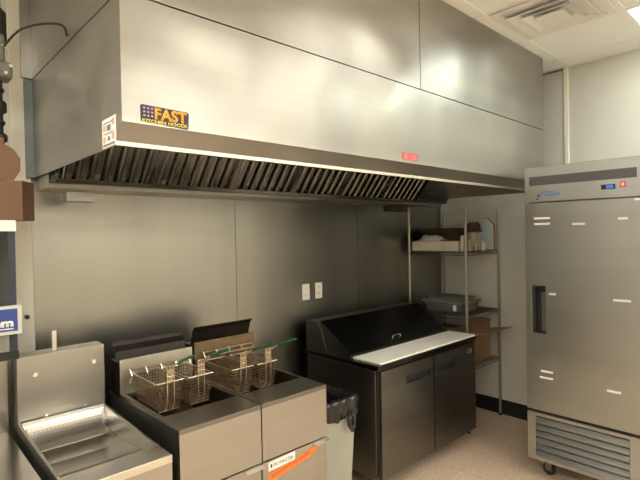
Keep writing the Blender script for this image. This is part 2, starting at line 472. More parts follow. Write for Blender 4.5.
# inner: plenum, trough, filters
FX0, FX1 = XH0 + .02, 3.40
yT, zT = 2.44, 1.995
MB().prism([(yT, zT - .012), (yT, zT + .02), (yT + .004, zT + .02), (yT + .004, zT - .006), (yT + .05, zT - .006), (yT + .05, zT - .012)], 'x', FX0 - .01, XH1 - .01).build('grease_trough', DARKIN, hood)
B('rear_plenum', STEEL_W, hood, XH0 + .01, yT + .055, zT - .032, XH1 - .01, BK, zT + .06)
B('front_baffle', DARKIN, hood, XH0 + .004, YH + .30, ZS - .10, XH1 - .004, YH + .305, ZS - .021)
flen = 0.55
ang = math.atan2(0.42, 0.35)   # slope of the bank up and towards the front
nf = 6
wfl = (FX1 - FX0) / nf
d = Vector((0, -math.cos(ang), math.sin(ang)))       # up-slope
nrm = Vector((0, -math.sin(ang), -math.cos(ang)))    # towards the cook
def filt(x0, x1):
    f = MB()
    def slab(xa, xb, s0, s1, n0, n1):
        c = []
        for s_ in (s0, s1):
            for n_ in (n0, n1):
                for xx in (xa, xb):
                    p = Vector((xx, yT + .012, zT + .004)) + d * s_ + nrm * n_
                    c.append(f.bm.verts.new(p))
        for q in ((0, 1, 3, 2), (4, 6, 7, 5), (0, 4, 5, 1), (2, 3, 7, 6), (0, 2, 6, 4), (1, 5, 7, 3)):
            f.bm.faces.new([c[i] for i in q])
    slab(x0, x1, 0, .022, 0, .03); slab(x0, x1, flen - .022, flen, 0, .03)
    slab(x0, x0 + .010, .022, flen - .022, 0, .03); slab(x1 - .010, x1, .022, flen - .022, 0, .03)
    n = 7; pit = (x1 - x0 - .02) / n
    for k in range(n):
        xa = x0 + .01 + k * pit
        # outer channel: a shallow V-edged trough
        cs = [(xa + .018 - .014 * math.cos(t_), .012 + .016 * math.sin(t_)) for t_ in [math.pi * q_ / 8 for q_ in range(9)]]
        ra = [[f.bm.verts.new(Vector((xx, yT + .012, zT + .004)) + d * s_ + nrm * n_) for xx, n_ in cs] for s_ in (.0225, flen - .0225)]
        for q_ in range(9):
            q2 = (q_ + 1) % 9
            f.bm.faces.new([ra[0][q_], ra[0][q2], ra[1][q2], ra[1][q_]])
        slab(xa + .034, xa + pit - .001, .0225, flen - .0225, .002, .005)
    o = f.build('baffle_filter', FILT, hood)
    return o
for k in range(nf):
    filt(FX0 + k * wfl + .002, FX0 + (k + 1) * wfl - .002)
# handles of the filters
# solid panel past the filters
f = MB()
P0 = Vector((0, yT + .012, zT + .004))
a_, b_ = P0, P0 + d * flen
f.prism([(a_.y, a_.z), (b_.y, b_.z), (b_.y + .01, b_.z), (a_.y + .01, a_.z)], 'x', FX1 + .003, XH1 - .01)
f.build('blank_panel', STEEL_D, hood)
for xx, wd in ((0.735, .13), (3.23, .22)):
    gc = MB().prism([(xx - wd / 2, 1.898), (xx + wd / 2, 1.898), (xx + wd / 2, 1.948), (xx - wd / 2, 1.948)], 'y', 2.47, 2.56).build('grease_cup', STEEL_W if xx < 1 else DARKIN, hood, .004)
# stickers and badges on the hood
yS = YH - .0012
bd = MB().prism([(0.652, 2.107), (0.818, 2.099), (0.824, 2.104), (0.826, 2.156), (0.820, 2.160), (0.656, 2.163), (0.651, 2.158)], 'y', yS, YH).build('makers_badge', PURPLE, hood)
lab(bd, 'black and purple hood maker badge with FAST in red to yellow letters')
text('FAST', 'lettering', FASTM, bd, (0.701, yS, 2.118), (1, 0, 0), (0, 0, 1), .117, .040, bold=.03)
text('KITCHEN HOODS', 'lettering', YELLOW, bd, (0.657, yS, 2.1045), (1, 0, 0), (0, 0, 1), .162, .0115, bold=.02)
dm = MB()
for i in range(3):
    for j in range(3):
        dm.box(0.661 + i * .0135, yS - .0006, 2.124 + j * .0125, 0.668 + i * .0135, yS, 2.130 + j * .0125)
dm.build('dots', DOT, bd)
rs = lab(B('warning_sticker', RED, hood, 2.066, yS, 2.113, 2.205, YH, 2.149), 'small red sticker')
pm = MB()
for i in range(3):
    pm.box(2.075, yS - .0005, 2.119 + i * .010, 2.12, yS, 2.123 + i * .010); pm.box(2.13, yS - .0005, 2.119 + i * .010, 2.196, yS, 2.122 + i * .010)
pm.build('print_lines', PINKT, rs)
xs_ = XH0 - .0012
st = lab(B('caution_sticker', PAPER, hood, xs_, 1.612, 2.031, XH0, 1.738, 2.129), 'white caution sticker with red marks and small print')
for (y0, z0, y1, z1) in ((1.700, 2.088, 1.728, 2.108), (1.622, 2.100, 1.645, 2.122), (1.705, 2.048, 1.728, 2.068), (1.622, 2.052, 1.648, 2.072)):
    B('red_mark', PINKT, st, xs_ - .0005, y0, z0, xs_, y1, z1)
pm = MB()
for (y0, z0, y1, z1) in ((1.655, 2.086, 1.692, 2.106), (1.625, 2.112, 1.725, 2.116), (1.63, 2.078, 1.725, 2.0805), (1.63, 2.0735, 1.71, 2.0755), (1.662, 2.052, 1.685, 2.066), (1.62, 2.036, 1.73, 2.043)):
    pm.box(xs_ - .0005, y0, z0, xs_, y1, z1)
pm.build('black_print', mat('grey_ink', (.18, .17, .17), .5), st)
# swirls of dried cleaner near the lower right of the front panel
def swirl_mat():
    m = mat('dried_cleaner', (0.80, 0.78, 0.70), 0.6)
    return m

# ================================================================== GAS PIPE AND CABLE
pt = thing('gas_pipe', 'black vertical gas pipe with grey valve at the left edge', 'pipe', (0.385, 2.52, 0))
px_, py_ = 0.412, 2.55
pt.location = (px_, py_, 2.0)
MB().tube([(px_, py_, 1.86), (px_, py_, CEIL - .006)], .025, 14).build('pipe', IRON, pt, smooth=False)
for z0, z1, r in ((2.16, 2.20, .040), (2.235, 2.26, .033), (2.29, 2.345, .040), (2.38, 2.405, .032)):
    MB().lathe([(r * .8, z0 - 2.0), (r, z0 - 1.992), (r, z1 - 2.008), (r * .8, z1 - 2.0)], (px_, py_, 2.0), 10).build('coupling', IRON, pt)
MB().lathe([(.035, .60), (.046, .62), (.046, .74), (.03, .76)], (px_, py_, 2.0), 16).build('union', IRON, pt)
MB().box(px_ - .06, py_ - .055, 2.505, px_ + .030, py_ + .03, 2.635).box(px_ - .03, py_ - .065, 2.435, px_ + .055, py_ + .03, 2.51).build('valve_body', CASTM, pt, .012)
for (dx, z) in ((.025, 2.455), (.045, 2.490), (.018, 2.57)):
    MB().tube([(px_ + dx, py_ - .066, z), (px_ + dx, py_ - .08, z)], .008, 6).build('bolt', CHROME, pt)
ctl = [Vector(q) for q in ((px_ + .018, py_ - .088, 2.565), (.475, 2.40, 2.625), (.520, 2.28, 2.625), (.560, 2.16, 2.600), (.580, 2.12, 2.578), (.584, 2.10, 2.540))]
pts = []
for k in range(len(ctl) - 1):
    a0, a1, a2, a3 = ctl[max(k - 1, 0)], ctl[k], ctl[k + 1], ctl[min(k + 2, len(ctl) - 1)]
    for j in range(4):
        u = j / 4
        pts.append(.5 * ((2 * a1) + (a2 - a0) * u + (2 * a0 - 5 * a1 + 4 * a2 - a3) * u * u + (3 * a1 - a0 - 3 * a2 + a3) * u ** 3))
pts.append(ctl[-1])
tag(MB().tube(pts, .0048, 8).build('signal_cable', IRON, smooth=True), 'thin dark cable arching from the pipe valve to the hood side', 'cable')

# ================================================================== WALL SWITCH PLATES
def wall_plate(xc, nm):
    t = thing('outlet_cover', nm, 'outlet', (xc, YB - .008, 1.217), 'white outlet covers')
    B('plate', WHITE, t, xc - .036, YB - .014, 1.217, xc + .036, YB - .008, 1.339, .002)
    m = MB().box(xc - .017, YB - .016, 1.238, xc + .017, YB - .0138, 1.270).box(xc - .017, YB - .016, 1.286, xc + .017, YB - .0138, 1.318)
    m.build('socket', WHITE, t, .003)
    for z in (1.252, 1.300):
        for dx in (-.0065, .0065):
            B('socket_slot', INK, t, xc + dx - .0015, YB - .0166, z, xc + dx + .0015, YB - .0158, z + .010)
wall_plate(2.412, 'white outlet cover on the steel wall, the left one of the pair')
wall_plate(2.546, 'white outlet cover on the steel wall, the right one of the pair')

# ================================================================== LEFT APPLIANCE + BOXES
hc = thing('holding_cabinet', 'dark framed cabinet with white top on the counter riser at the left edge', 'cabinet', (0.1, 2.5, 1.226))
cx0, cx1, cy0, cy1, cz = -0.25, 0.428, 2.30, 2.70, 1.80
B('top', WHITE, hc, cx0 - .01, cy0 - .015, cz - .045, cx1 - .001, cy1, cz, .003)
B('side_panel', NAVY, hc, cx1 - .03, cy0, 1.26, cx1 - .004, cy1, cz - .046)
B('side_panel', NAVY, hc, cx0, cy0, 1.26, cx0 + .03, cy1, cz - .046)
B('back_panel', CREAMT, hc, cx0 + .03, cy1 - .02, 1.26, cx1 - .03, cy1, cz - .046)
B('glass_door', GLASSG, hc, cx0 + .032, cy0 + .002, 1.262, cx1 - .032, cy0 + .012, 1.40)
B('inner_shelf', STEEL_S, hc, cx0 + .031, cy0 + .03, 1.40, cx1 - .031, cy1 - .03, 1.42)
B('base', BLACKP, hc, cx0, cy0 + .003, 1.226, cx1, cy1, 1.2595)
lb = B('label_plate', mat('pale_grey_plastic', (.55, .54, .5), .4), hc, 0.10, 2.270, 1.335, 0.437, 2.2995, 1.452, .003)
lp = B('printed_panel', BLUE, lb, 0.13, 2.268, 1.350, 0.420, 2.270, 1.440)
text('mnm', 'lettering', PAPER, lb, (0.290, 2.268, 1.368), (1, 0, 0), (0, 0, 1), .115, .024, bold=.05)
B('underline', PAPER, lb, 0.20, 2.2675, 1.358, 0.405, 2.268, 1.362)

def carton(name, label, cat, W, D, H, m, loc, rz, flaps=(), th=.005):
    """open carton, base centre at loc; flaps: (side, angle from vertical, length)"""
    o = MB()
    o.box(-W / 2, -D / 2, 0, W / 2, D / 2, th)
    o.box(-W / 2, -D / 2, th, W / 2, -D / 2 + th, H).box(-W / 2, D / 2 - th, th, W / 2, D / 2, H)
    o.box(-W / 2, -D / 2 + th, th, -W / 2 + th, D / 2 - th, H).box(W / 2 - th, -D / 2 + th, th, W / 2, D / 2 - th, H)
    t = bpy.data.objects.new(name, None); COL.objects.link(t); tag(t, label, cat)
    body = o.build('carton_body', m); body.parent = t
    for side, a, ln in flaps:
        f = MB()
        L_ = W if side in 'fb' else D
        f.box(-L_ / 2 + .004, -th / 2, 0, L_ / 2 - .004, th / 2, ln)
        fo = f.build('flap', m, None); fo.parent = t
        rzs = {'f': 0, 'b': math.pi, 'r': math.pi / 2, 'l': -math.pi / 2}[side]
        off = {'f': (0, -D / 2, H), 'b': (0, D / 2, H), 'r': (W / 2, 0, H), 'l': (-W / 2, 0, H)}[side]
        fo.matrix_local = Matrix.Translation(off) @ Matrix.Rotation(rzs, 4, 'Z') @ Matrix.Rotation(a, 4, 'X')
    t.location = loc; t.rotation_euler = (0, 0, rz)
    return t
bx1 = carton('cardboard_box', 'brown cardboard box with raised flap on the white topped cabinet', 'box', .30, .11, .165, CARD, (0.362, 2.43, cz + .001), R(-35), ())
# raised rounded flap
prof = [(-.17, 0), (.14, 0), (.168, .04), (.172, .09), (.150, .128), (.115, .150), (.118, .175), (.06, .185), (-.17, .18)]
fl = MB().prism(prof, 'y', -.003, .003).build('flap', CARD)
fl.parent = bx1; fl.matrix_local = Matrix.Translation((-.025, -.051, .166)) @ Matrix.Rotation(R(6), 4, 'X')

# ================================================================== LEFT COUNTER
lc = thing('steel_counter', 'stainless counter with tall back riser at the lower left edge', 'counter', (0.0, 1.9, 0))
lx0, lx1, ly0, ly1, lz = -0.35, 0.414, 1.62, 2.690, 0.872
m = MB().box(lx0, ly0, lz - .012, lx1, ly1, lz)
m.box(lx0, ly0, lz - .045, lx1, ly0 + .01, lz - .0122)
m.build('worktop', STEEL_S, lc, .003)
B('cabinet_body', STEEL, lc, lx0 + .01, ly0 + .03, 0.12, lx1 - .004, ly1 - .01, lz - .0125)
B('back_riser', STEEL, lc, lx0, 2.50, lz + .0005, lx1 + .006, ly1, 1.225, .002)
for (a, b_) in ((lx0 + .05, ly0 + .08), (lx1 - .05, ly0 + .08), (lx0 + .05, ly1 - .08), (lx1 - .05, ly1 - .08)):
    MB().lathe([(.022, 0), (.022, .02), (.015, .03), (.015, .1195)], (a, b_, 0), 12).build('leg', CHROME, lc)

# ================================================================== DUMP STATION
ds = thing('fry_dump_station', 'stainless fry dump station with perforated tray and tall back panel', 'dump station', (0.62, 2.1, 0))
dx0, dx1, dy0, dy1, dz = 0.436, 0.800, 1.695, 2.400, 0.903
B('back_panel', STEEL, ds, dx0, dy1, 0.60, dx1, dy1 + .105, 1.208, .003)
for (xx, zz) in ((.503, 1.125), (.748, 1.135)):
    MB().tube([(xx, dy1 + .001, zz), (xx, dy1 - .014, zz)], .010, 12).build('latch_knob', CHROME, ds)
for (xx, zz) in ((.545, .935), (.712, .937)):
    MB().tube([(xx, dy1 + .001, zz), (xx, dy1 - .008, zz)], .006, 10).build('screw', CHROME, ds)
B('rear_post', BRIGHT, ds, 0.583, dy1 + .035, 1.2085, 0.603, dy1 + .05, 1.30, .002)
# pan: side profile (y, z)
arc = [(2.26 + .135 * math.sin(a), .955 - .135 * math.cos(a)) for a in [R(90) * k / 14 for k in range(13)]]
pan = [(dy0 + .11, dz - .002), (dy0 + .13, dz - .022), (1.95, .842), (2.12, .822)] + arc
MB().sheet(pan, 'x', dx0 + .012, dx1 - .012, .003).build('pan', STEEL_S, ds, smooth=False)
# perforated insert
scr = [(p_[0] - .0035 * math.sin(R(90) * k / 14), p_[1] + .0035) for k, p_ in enumerate(arc)][1:11]
pf = MB().sheet(scr, 'x', dx0 + .03, dx1 - .03, .002)
pfo = pf.build('perforated_screen', mat('screen_steel', (.62, .6, .53), .33, 1), ds)
hl = MB()
for j_, q_ in enumerate((1, 3, 5, 7, 8)):
    c = (Vector(scr[q_]) + Vector(scr[q_ + 1])) / 2
    dd = (Vector(scr[q_ + 1]) - Vector(scr[q_])).normalized(); nn = Vector((-dd.y, dd.x))
    c = c + nn * .0021
    for i in range(18):
        xx = dx0 + .045 + i * .0160 + (.008 if j_ % 2 else 0)
        hl.tube([(xx, c.x, c.y), (xx, (c + nn * .0006).x, (c + nn * .0006).y)], .0021, 6)
hl.build('holes', SHADOWGAP, pfo)
# front ledge, sides
B('front_ledge', STEEL_S, ds, dx0, dy0, dz - .012, dx1, dy0 + .108, dz, .002)
lab(B('front_edge', BRIGHT, ds, dx0, dy0 - .004, dz - .030, dx1, dy0 - .0002, dz - .001, .0015), 'bright rolled front edge')
for xa in (dx0, dx1 - .011):
    MB().prism([(dy0 + .109, dz), (dy1 - .0005, dz + .014), (dy1 - .0005, .80), (dy0 + .109, .80)], 'x', xa, xa + .011).build('side_rail', STEEL, ds, .001)
B('cabinet_body', STEEL, ds, dx0 + .006, dy0 + .012, 0.12, dx1 - .006, dy1 - .002, 0.80)
B('front_apron', STEEL, ds, dx0, dy0, 0.72, dx1, dy0 + .0115, dz - .031)
for (a, b_) in ((dx0 + .05, dy0 + .08), (dx1 - .05, dy0 + .08), (dx0 + .05, dy1 - .08), (dx1 - .05, dy1 - .08)):
    MB().lathe([(.022, 0), (.022, .02), (.015, .03), (.015, .1195)], (a, b_, 0), 12).build('leg', CHROME, ds)

# ================================================================== FRYERS
def fryer(x0, x1, label, top_m, splash_m, splash_h, flue, badge):
    fz, y0, ys, yb = 0.962, 1.741, 2.355, 2.50
    t = thing('deep_fryer', label, 'fryer', ((x0 + x1) / 2, 2.1, 0), 'deep fryers')
    ox0, ox1, oy0, oy1 = x0 + .022, x1 - .014, 1.925, 2.335
    m = MB(); plate_hole(m, x0, y0, x1, ys, [(ox0, oy0, ox1, oy1)], 'z', fz - .02, fz)
    m.build('top_deck', top_m, t, .002)
    m = MB(); plate_hole(m, ox0 - .006, oy0 - .006, ox1 + .006, oy1 + .006, [(ox0, oy0, ox1, oy1)], 'z', .70, fz - .0205)
    m.build('fry_tank', mat('oily_tank', (0.10, 0.06, 0.035), .35, .8, var=.4, vscale=10), t)
    B('oil', OIL, t, ox0 + .001, oy0 + .001, .86, ox1 - .001, oy1 - .001, .875)
    B('front_panel', STEEL, t, x0 + .001, y0, 0.703, x1 - .001, y0 + .02, fz - .0205, .001)
    dr = B('door', STEEL, t, x0 + .002, y0 + .004, 0.135, x1 - .002, y0 + .022, 0.694, .001)
    hd = MB().prism([(y0 + .003, .690), (y0 - .022, .684), (y0 - .024, .690), (y0 + .003, .6975)], 'x', x1 - .095, x1 - .003).build('handle', BRIGHT, dr)
    lab(hd, 'bright lip handle')
    B('side_panel', DARKIN if x0 < 1 else STEEL, t, x0, y0 + .0205, 0.13, x0 + .004, yb, fz - .021)  # left fryer's side is darkened to paint in its dark reflection
    B('side_panel', STEEL, t, x1 - .004, y0 + .0205, 0.13, x1, yb, fz - .021)
    B('rear_panel', DARKIN, t, x0 + .0045, yb - .01, 0.13, x1 - .0045, yb, fz - .021)
    B('splash_panel', splash_m, t, x0 + .004, ys, fz - .019, x1 - .006, ys + .012, splash_h, .001)
    MB().box(x0 + .01, ys + .0125, fz - .02, x1 - .01, yb, splash_h - .02).build('flue_box', BURNT, t)
    # curled flue deflector
    pr = [(ys + .05, splash_h - .019), (ys + .055, splash_h + .015), (ys + .072, splash_h + .040), (ys + .066, splash_h + .055)]
    pr = flue or pr
    lab(MB().sheet(pr, 'x', x0 + .008, x1 - .012, .003).build('flue_deflector', BURNT, t), 'scorched black curled sheet')
    # hanger rack
    zb = splash_h - .056
    yr = ys - .012
    h = MB()
    xa, xb = x0 + .05, x1 - .03
    h.tube([(xa, yr, zb), (xb, yr, zb)], .0032, 6)
    h.tube([(xa, yr - .016, zb - .022), (xb, yr - .016, zb - .022)], .0032, 6)
    n = 4
    for i in range(n + 1):
        xx = xa + (xb - xa) * i / n
        h.tube([(xx, yr + .012, zb + .004), (xx, yr, zb), (xx, yr - .016, zb - .022)], .0030, 6)
    h.tube([(xa, yr - .016, zb - .022), (xa, yr - .016, zb - .060), (xa + .02, yr - .014, zb - .062), (xa + .03, yr - .002, zb - .062)], .0032, 6)
    h.build('basket_hanger', WIREC, t)
    for (a, b_) in ((x0 + .05, y0 + .09), (x1 - .05, y0 + .09), (x0 + .05, yb - .09), (x1 - .05, yb - .09)):
        MB().lathe([(.028, 0), (.028, .012), (.018, .03), (.018, .1345)], (a, b_, 0), 12).build('leg', CHROME, t)
    if badge:
        q = MB().prism([(1.284, .647), (1.440, .651), (1.440, .690), (1.284, .686)], 'y', y0 + .0025, y0 + .004)
        bd = lab(q.build('makers_badge', PAPER, dr), 'cream maker badge with dark lettering')
        text('FRYMASTER', 'lettering', INK, bd, (1.312, y0 + .0025, .660), (1, 0, 0), (0, 0, 1), .118, .016)
        B('emblem', INK, bd, 1.294, y0 + .0018, .660, 1.304, y0 + .0025, .676)
        q = MB().prism([(1.284, .596), (1.33, .600), (1.545, .632), (1.580, .645), (1.583, .664), (1.568, .675), (1.43, .650), (1.284, .640)], 'y', y0 + .0028, y0 + .004)
        og = lab(q.build('notice_sticker', ORANGE, dr), 'orange notice sticker')
        q = MB()
        for i in range(22):
            xx = 1.30 + i * .011
            zz = .612 + (xx - 1.30) * .155
            q.box(xx, y0 + .0022, zz + .002, xx + .006, y0 + .0028, zz + .012)
        q.build('print', mat('dark_orange_ink', (.45, .08, .015), .5), og)
    return t
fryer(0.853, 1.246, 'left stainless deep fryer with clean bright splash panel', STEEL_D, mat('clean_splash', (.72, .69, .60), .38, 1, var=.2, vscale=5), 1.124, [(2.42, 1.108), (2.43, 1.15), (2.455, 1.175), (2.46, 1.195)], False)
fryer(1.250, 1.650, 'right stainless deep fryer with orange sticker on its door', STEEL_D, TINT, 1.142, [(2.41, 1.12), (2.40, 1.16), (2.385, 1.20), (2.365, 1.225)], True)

# fry baskets ----------------------------------------------------------------
def basket(label):
    t = thing('fry_basket', label, 'basket', (0, 0, 0), 'fry baskets')
    W, D, H = .128, .27, .130        # top size
    w2, d2 = .098, .235              # bottom size
    # local frame: front-left top corner region centred in x; front at y=0
    def pt(u, v, s):   # u -1..1 across x, v 0..1 along y, s 0 bottom..1 top
        hw = (w2 + (W - w2) * s) / 2
        yy = (D - d2) * .5 * (1 - s) + v * (d2 + (D - d2) * s)
        return (u * hw, yy, -H + s * H)
    r = .0016
    m = MB()
    def wire(a, b): m.tube([a, b], r, 4)
    nx, ny, nz = 9, 18, 9
    for i in range(nx + 1):
        u = -1 + 2 * i / nx
        for v in (0, 1): wire(pt(u, v, 0), pt(u, v, 1))
        wire(pt(u, 0, 0), pt(u, 1, 0))
    for j in range(ny + 1):
        v = j / ny
        for u in (-1, 1): wire(pt(u, v, 0), pt(u, v, 1))
        wire(pt(-1, v, 0), pt(1, v, 0))
    for k in range(nz + 1):
        s = k / nz
        for u in (-1, 1): wire(pt(u, 0, s), pt(u, 1, s))
        for v in (0, 1): wire(pt(-1, v, s), pt(1, v, s))
    m.build('wire_mesh', WIREB, t)
    m = MB()
    m.tube([pt(-1, 0, 1), pt(1, 0, 1), pt(1, 1, 1), pt(-1, 1, 1)], .0034, 6, closed=True)
    m.tube([(-w2 / 2, .016, -H - .001), (w2 / 2, .016, -H - .001)], .003, 6)
    m.tube([(-.05, D, .0), (-.05, D + .012, .006), (-.05, D + .016, -.012)], .0026, 6)
    m.tube([(.05, D, .0), (.05, D + .012, .006), (.05, D + .016, -.012)], .0026, 6)
    m.build('rim', WIREC, t)
    m = MB()
    for xx in (-.016, .016):
        m.tube([(xx, .020, -H), (xx, -.004, -H + .03), (xx, -.007, .0), (xx, -.007, .075)], .0026, 6)
    for xx in (-.0085, 0, .0085):
        m.tube([(xx, -.007, .004), (xx, -.007, .075)], .0022, 6)
    for zz in (.004, .028, .052):
        m.tube([(-.016, -.009, zz), (.016, -.009, zz)], .0022, 6)
    m.tube([(-.016, -.007, .076), (.016, -.007, .076)], .0026, 6)
    m.build('handle_bracket', WIREC, t)
    m = MB()
    for xx in (-.009, .009):
        m.tube([(xx, -.003, .060), (xx, -.05, .088), (xx * .6, -.10, .108)], .0028, 6)
    h = m.build('handle', WIREC, t)
    m = MB()
    m.tube([(0, -.085, .102), (0, -.11, .113), (0, -.19, .145), (0, -.235, .160), (0, -.245, .162)], [.0055, .0072, .0072, .006, .002], 8)
    lab(m.build('grip', GREEN, h, smooth=True), 'green coated grip')
    return t
b0 = basket('wire fry basket with green handle, leftmost in the left fryer')
spots = [((.960, 2.035), 1.066, None), ((1.118, 2.045), 1.060, 'wire fry basket with green handle, nearest the middle seam in the left fryer'),
         ((1.355, 2.045), 1.046, 'wire fry basket with green handle, left of the two in the right fryer'),
         ((1.512, 2.045), 1.044, 'wire fry basket with green handle, nearest the grey bin')]
for i, ((x_, y_), z_, l_) in enumerate(spots):
    if i == 0:
        b0.location = (x_, y_, z_); src = b0
    else:
        c = copy_tree(b0, (0, 0, 0)); c.location = (x_, y_, z_); c['label'] = l_

# ================================================================== GREY BIN
gb = thing('waste_bin', 'slim grey plastic waste bin between fryer and prep table', 'bin', (1.83, 2.05, 0))
bx0, bx1, by0, by1, bh = 1.690, 1.985, 1.852, 2.33, .785
def tap(zz, ins, g_=0):
    return [(bx0 + ins + g_, by0 + ins + g_, zz), (bx1 - ins - g_, by0 + ins + g_, zz), (bx1 - ins - g_, by1 - ins - g_, zz), (bx0 + ins + g_, by1 - ins - g_, zz)]
m = MB()
rows = [tap(0.0, .035), tap(bh, 0), tap(bh, 0, .006), tap(.01, .035, .006)]
V = [[m.bm.verts.new(p) for p in r_] for r_ in rows]
for a, b_ in zip(V, V[1:]):
    for i in range(4):
        m.bm.faces.new([a[i], a[(i + 1) % 4], b_[(i + 1) % 4], b_[i]])
m.bm.faces.new(V[0][::-1]); m.bm.faces.new(V[3])
m.build('bin_body', GREYBIN, gb, .006)
# bag: draped band over the rim, crumpled, plus sunken inside
rnd = random.Random(4)
N = 72
def ringpt(k, off, z):
    per = [(bx0, by0), (bx1, by0), (bx1, by1), (bx0, by1)]
    s = k / N * 4; i = int(s) % 4; f_ = s - int(s)
    a, b_ = Vector(per[i]), Vector(per[(i + 1) % 4])
    c = a.lerp(b_, f_); ctr = Vector(((bx0 + bx1) / 2, (by0 + by1) / 2))
    dd = (b_ - a).normalized(); n_ = Vector((dd.y, -dd.x))
    if f_ < .06 or f_ > .94:
        n_ = (c - ctr).normalized()
    return (c.x + n_.x * off, c.y + n_.y * off, z)
m = MB()
V = []
offs = [(.006, -.090, .5), (.016, -.06, .6), (.012, -.03, 1), (.018, -.004, .8), (.014, .018, .6), (-.004, .024, .5), (-.016, .012, .6), (-.020, -.04, 1), (-.04, -.12, 1.5), (-.06, -.22, 2)]
for (o_, z_, j_) in offs:
    V.append([m.bm.verts.new(ringpt(k, o_ + rnd.uniform(-.006, .006) * j_ + .004 * math.sin(k * 1.7), bh + z_ + rnd.uniform(-.007, .007) * j_ + (.012 * math.sin(k * .55) if z_ < -.08 else 0))) for k in range(N)])
for a, b_ in zip(V, V[1:]):
    for i in range(N):
        m.bm.faces.new([a[i], a[(i + 1) % N], b_[(i + 1) % N], b_[i]])
m.bm.faces.new(V[-1])
bg = tag(m.build('bin_liner', BAG, None, smooth=True), 'black plastic bag folded over the rim of the grey bin', 'bag')
# knotted tail
m = MB()
kx, ky = 1.925, 1.838
m.tube([(kx - .01, ky, bh - .06), (kx - .025, ky - .012, bh - .085), (kx - .022, ky - .016, bh - .125), (kx - .004, ky - .014, bh - .155), (kx + .014, ky - .012, bh - .13), (kx + .016, ky - .012, bh - .09), (kx + .004, ky - .004, bh - .065)], [.008, .013, .014, .016, .014, .012, .008], 8)
m.build('knot', BAG, bg, smooth=True)

# ================================================================== PREP TABLE
PX0, PX1, PY0, PY1, PZ = 2.309, 3.529, 1.954, 2.655, 0.875
pr = thing('prep_table', 'refrigerated two door sandwich prep table with sloped dark lid', 'prep table', ((PX0 + PX1) / 2, (PY0 + PY1) / 2, 0))
B('cabinet_body', STEEL_D, pr, PX0 + .006, PY0 + .035, .135, PX1 - .006, PY1 - .02, .838, .003)
B('top_deck', mat('dark_reflection_steel', (0.085, 0.085, 0.08), 0.28, 1, var=.3, vscale=3), pr, PX0, PY0, .842, PX1, PY1, PZ, .004)  # dark reflection painted into the base colour of deck and lid
B('gasket', SHADOWGAP, pr, PX0 + .015, PY0 + .027, .16, PX1 - .015, PY0 + .0345, .83)
def door(x0, x1, hx0, hx1, m_):
    z0, z1 = .140, .834
    hz0, hz1 = .700, .752
    d_ = MB(); plate_hole(d_, x0, z0, x1, z1, [(hx0, hz0, hx1, hz1)], 'y', PY0, PY0 + .0265)
    o = d_.build('door', m_, pr)
    rc = MB()
    rc.box(hx0, PY0 + .022, hz0, hx1, PY0 + .0262, hz1)
    rc.box(hx0, PY0 - .002, hz1 - .008, hx1, PY0 + .022, hz1 - .0005)
    rc.box(hx0, PY0 - .001, hz0 + .0005, hx0 + .006, PY0 + .022, hz1 - .008)
    rc.build('handle', BLACKP, o)
    return o
dl = door(2.335, 2.918, 2.60, 2.885, STEEL_D)
dr_ = door(2.930, 3.508, 2.965, 3.235, STEEL_D)
np_ = B('name_plate', CHROME, dr_, 3.385, PY0 - .0015, .760, 3.455, PY0, .795)
B('print', INK, np_, 3.398, PY0 - .002, .768, 3.416, PY0 - .0015, .787)
tag(B('cutting_board', BOARD, None, PX0 + .03, PY0 + .008, PZ + .0005, PX1 - .004, 2.200, PZ + .014, .003), 'long white cutting board along the front of the prep table', 'cutting board')
# lid housing
zt = 1.088
for (xa, xb) in ((PX0 + .008, PX0 + .012), (PX1 - .024, PX1 - .020)):
    MB().prism([(PY1 - .006, PZ + .0005), (PY1 - .006, zt - .006), (2.512, zt), (2.43, PZ + .0005)], 'x', xa, xb).build('housing_end', STEEL_D, pr)
    # wedge plate of the raised side
MB().box(PX0 + .0125, 2.512, zt - .006, PX1 - .0245, PY1 - .006, zt).box(PX0 + .0125, PY1 - .010, PZ + .0005, PX1 - .0245, PY1 - .006, zt - .0065).build('pan_housing', STEEL_D, pr)
lid = MB()
lid.prism([(2.206, PZ + .012), (2.206, PZ + .024), (2.505, zt + .008), (2.511, zt - .002)], 'x', PX0 + .022, PX1 - .034)
lido = lid.build('lid', mat('dark_reflection_steel', (0.085, 0.085, 0.08), 0.28, 1, var=.3, vscale=3), pr, .001)
for xa in (PX0 + .0125, PX1 - .0335):
    MB().prism([(2.206, PZ + .001), (2.206, PZ + .026), (2.505, zt + .011), (2.511, zt), (2.44, PZ + .001)], 'x', xa, xa + .009).build('lid_end', STEEL_D, lido)
# lid handle: small wire loop
def onlid(x, s, n=0.0):
    a = Vector((x, 2.206, PZ + .024)); b_ = Vector((x, 2.505, zt + .008))
    p_ = a.lerp(b_, s); dd = (b_ - a).normalized(); nn = Vector((0, -dd.z, dd.y))
    return p_ + nn * n
hx = 2.80
MB().tube([onlid(hx, .10, 0), onlid(hx, .12, .035), onlid(hx + .004, .14, .038), onlid(hx + .086, .14, .038), onlid(hx + .09, .12, .035), onlid(hx + .09, .10, 0)], .0045, 8).build('lid_handle', CHROME, pr, smooth=True)
def caster(t, x, y, h, r=.035, m=BLACK):
    c = MB().box(x - .03, y - .03, h - .006, x + .03, y + .03, h)
    c.box(x - .020, y - .02, r * .8, x - .0165, y + .02, h - .0062).box(x + .0165, y - .02, r * .8, x + .020, y + .02, h - .0062)
    f = c.build('caster_fork', CHROME if r < .043 else STEEL_D, t)
    wv = MB(); n = 18
    wv.tube([(x - .013, y, r), (x + .013, y, r)], r, n)
    wv.build('wheel', m, f, .003)
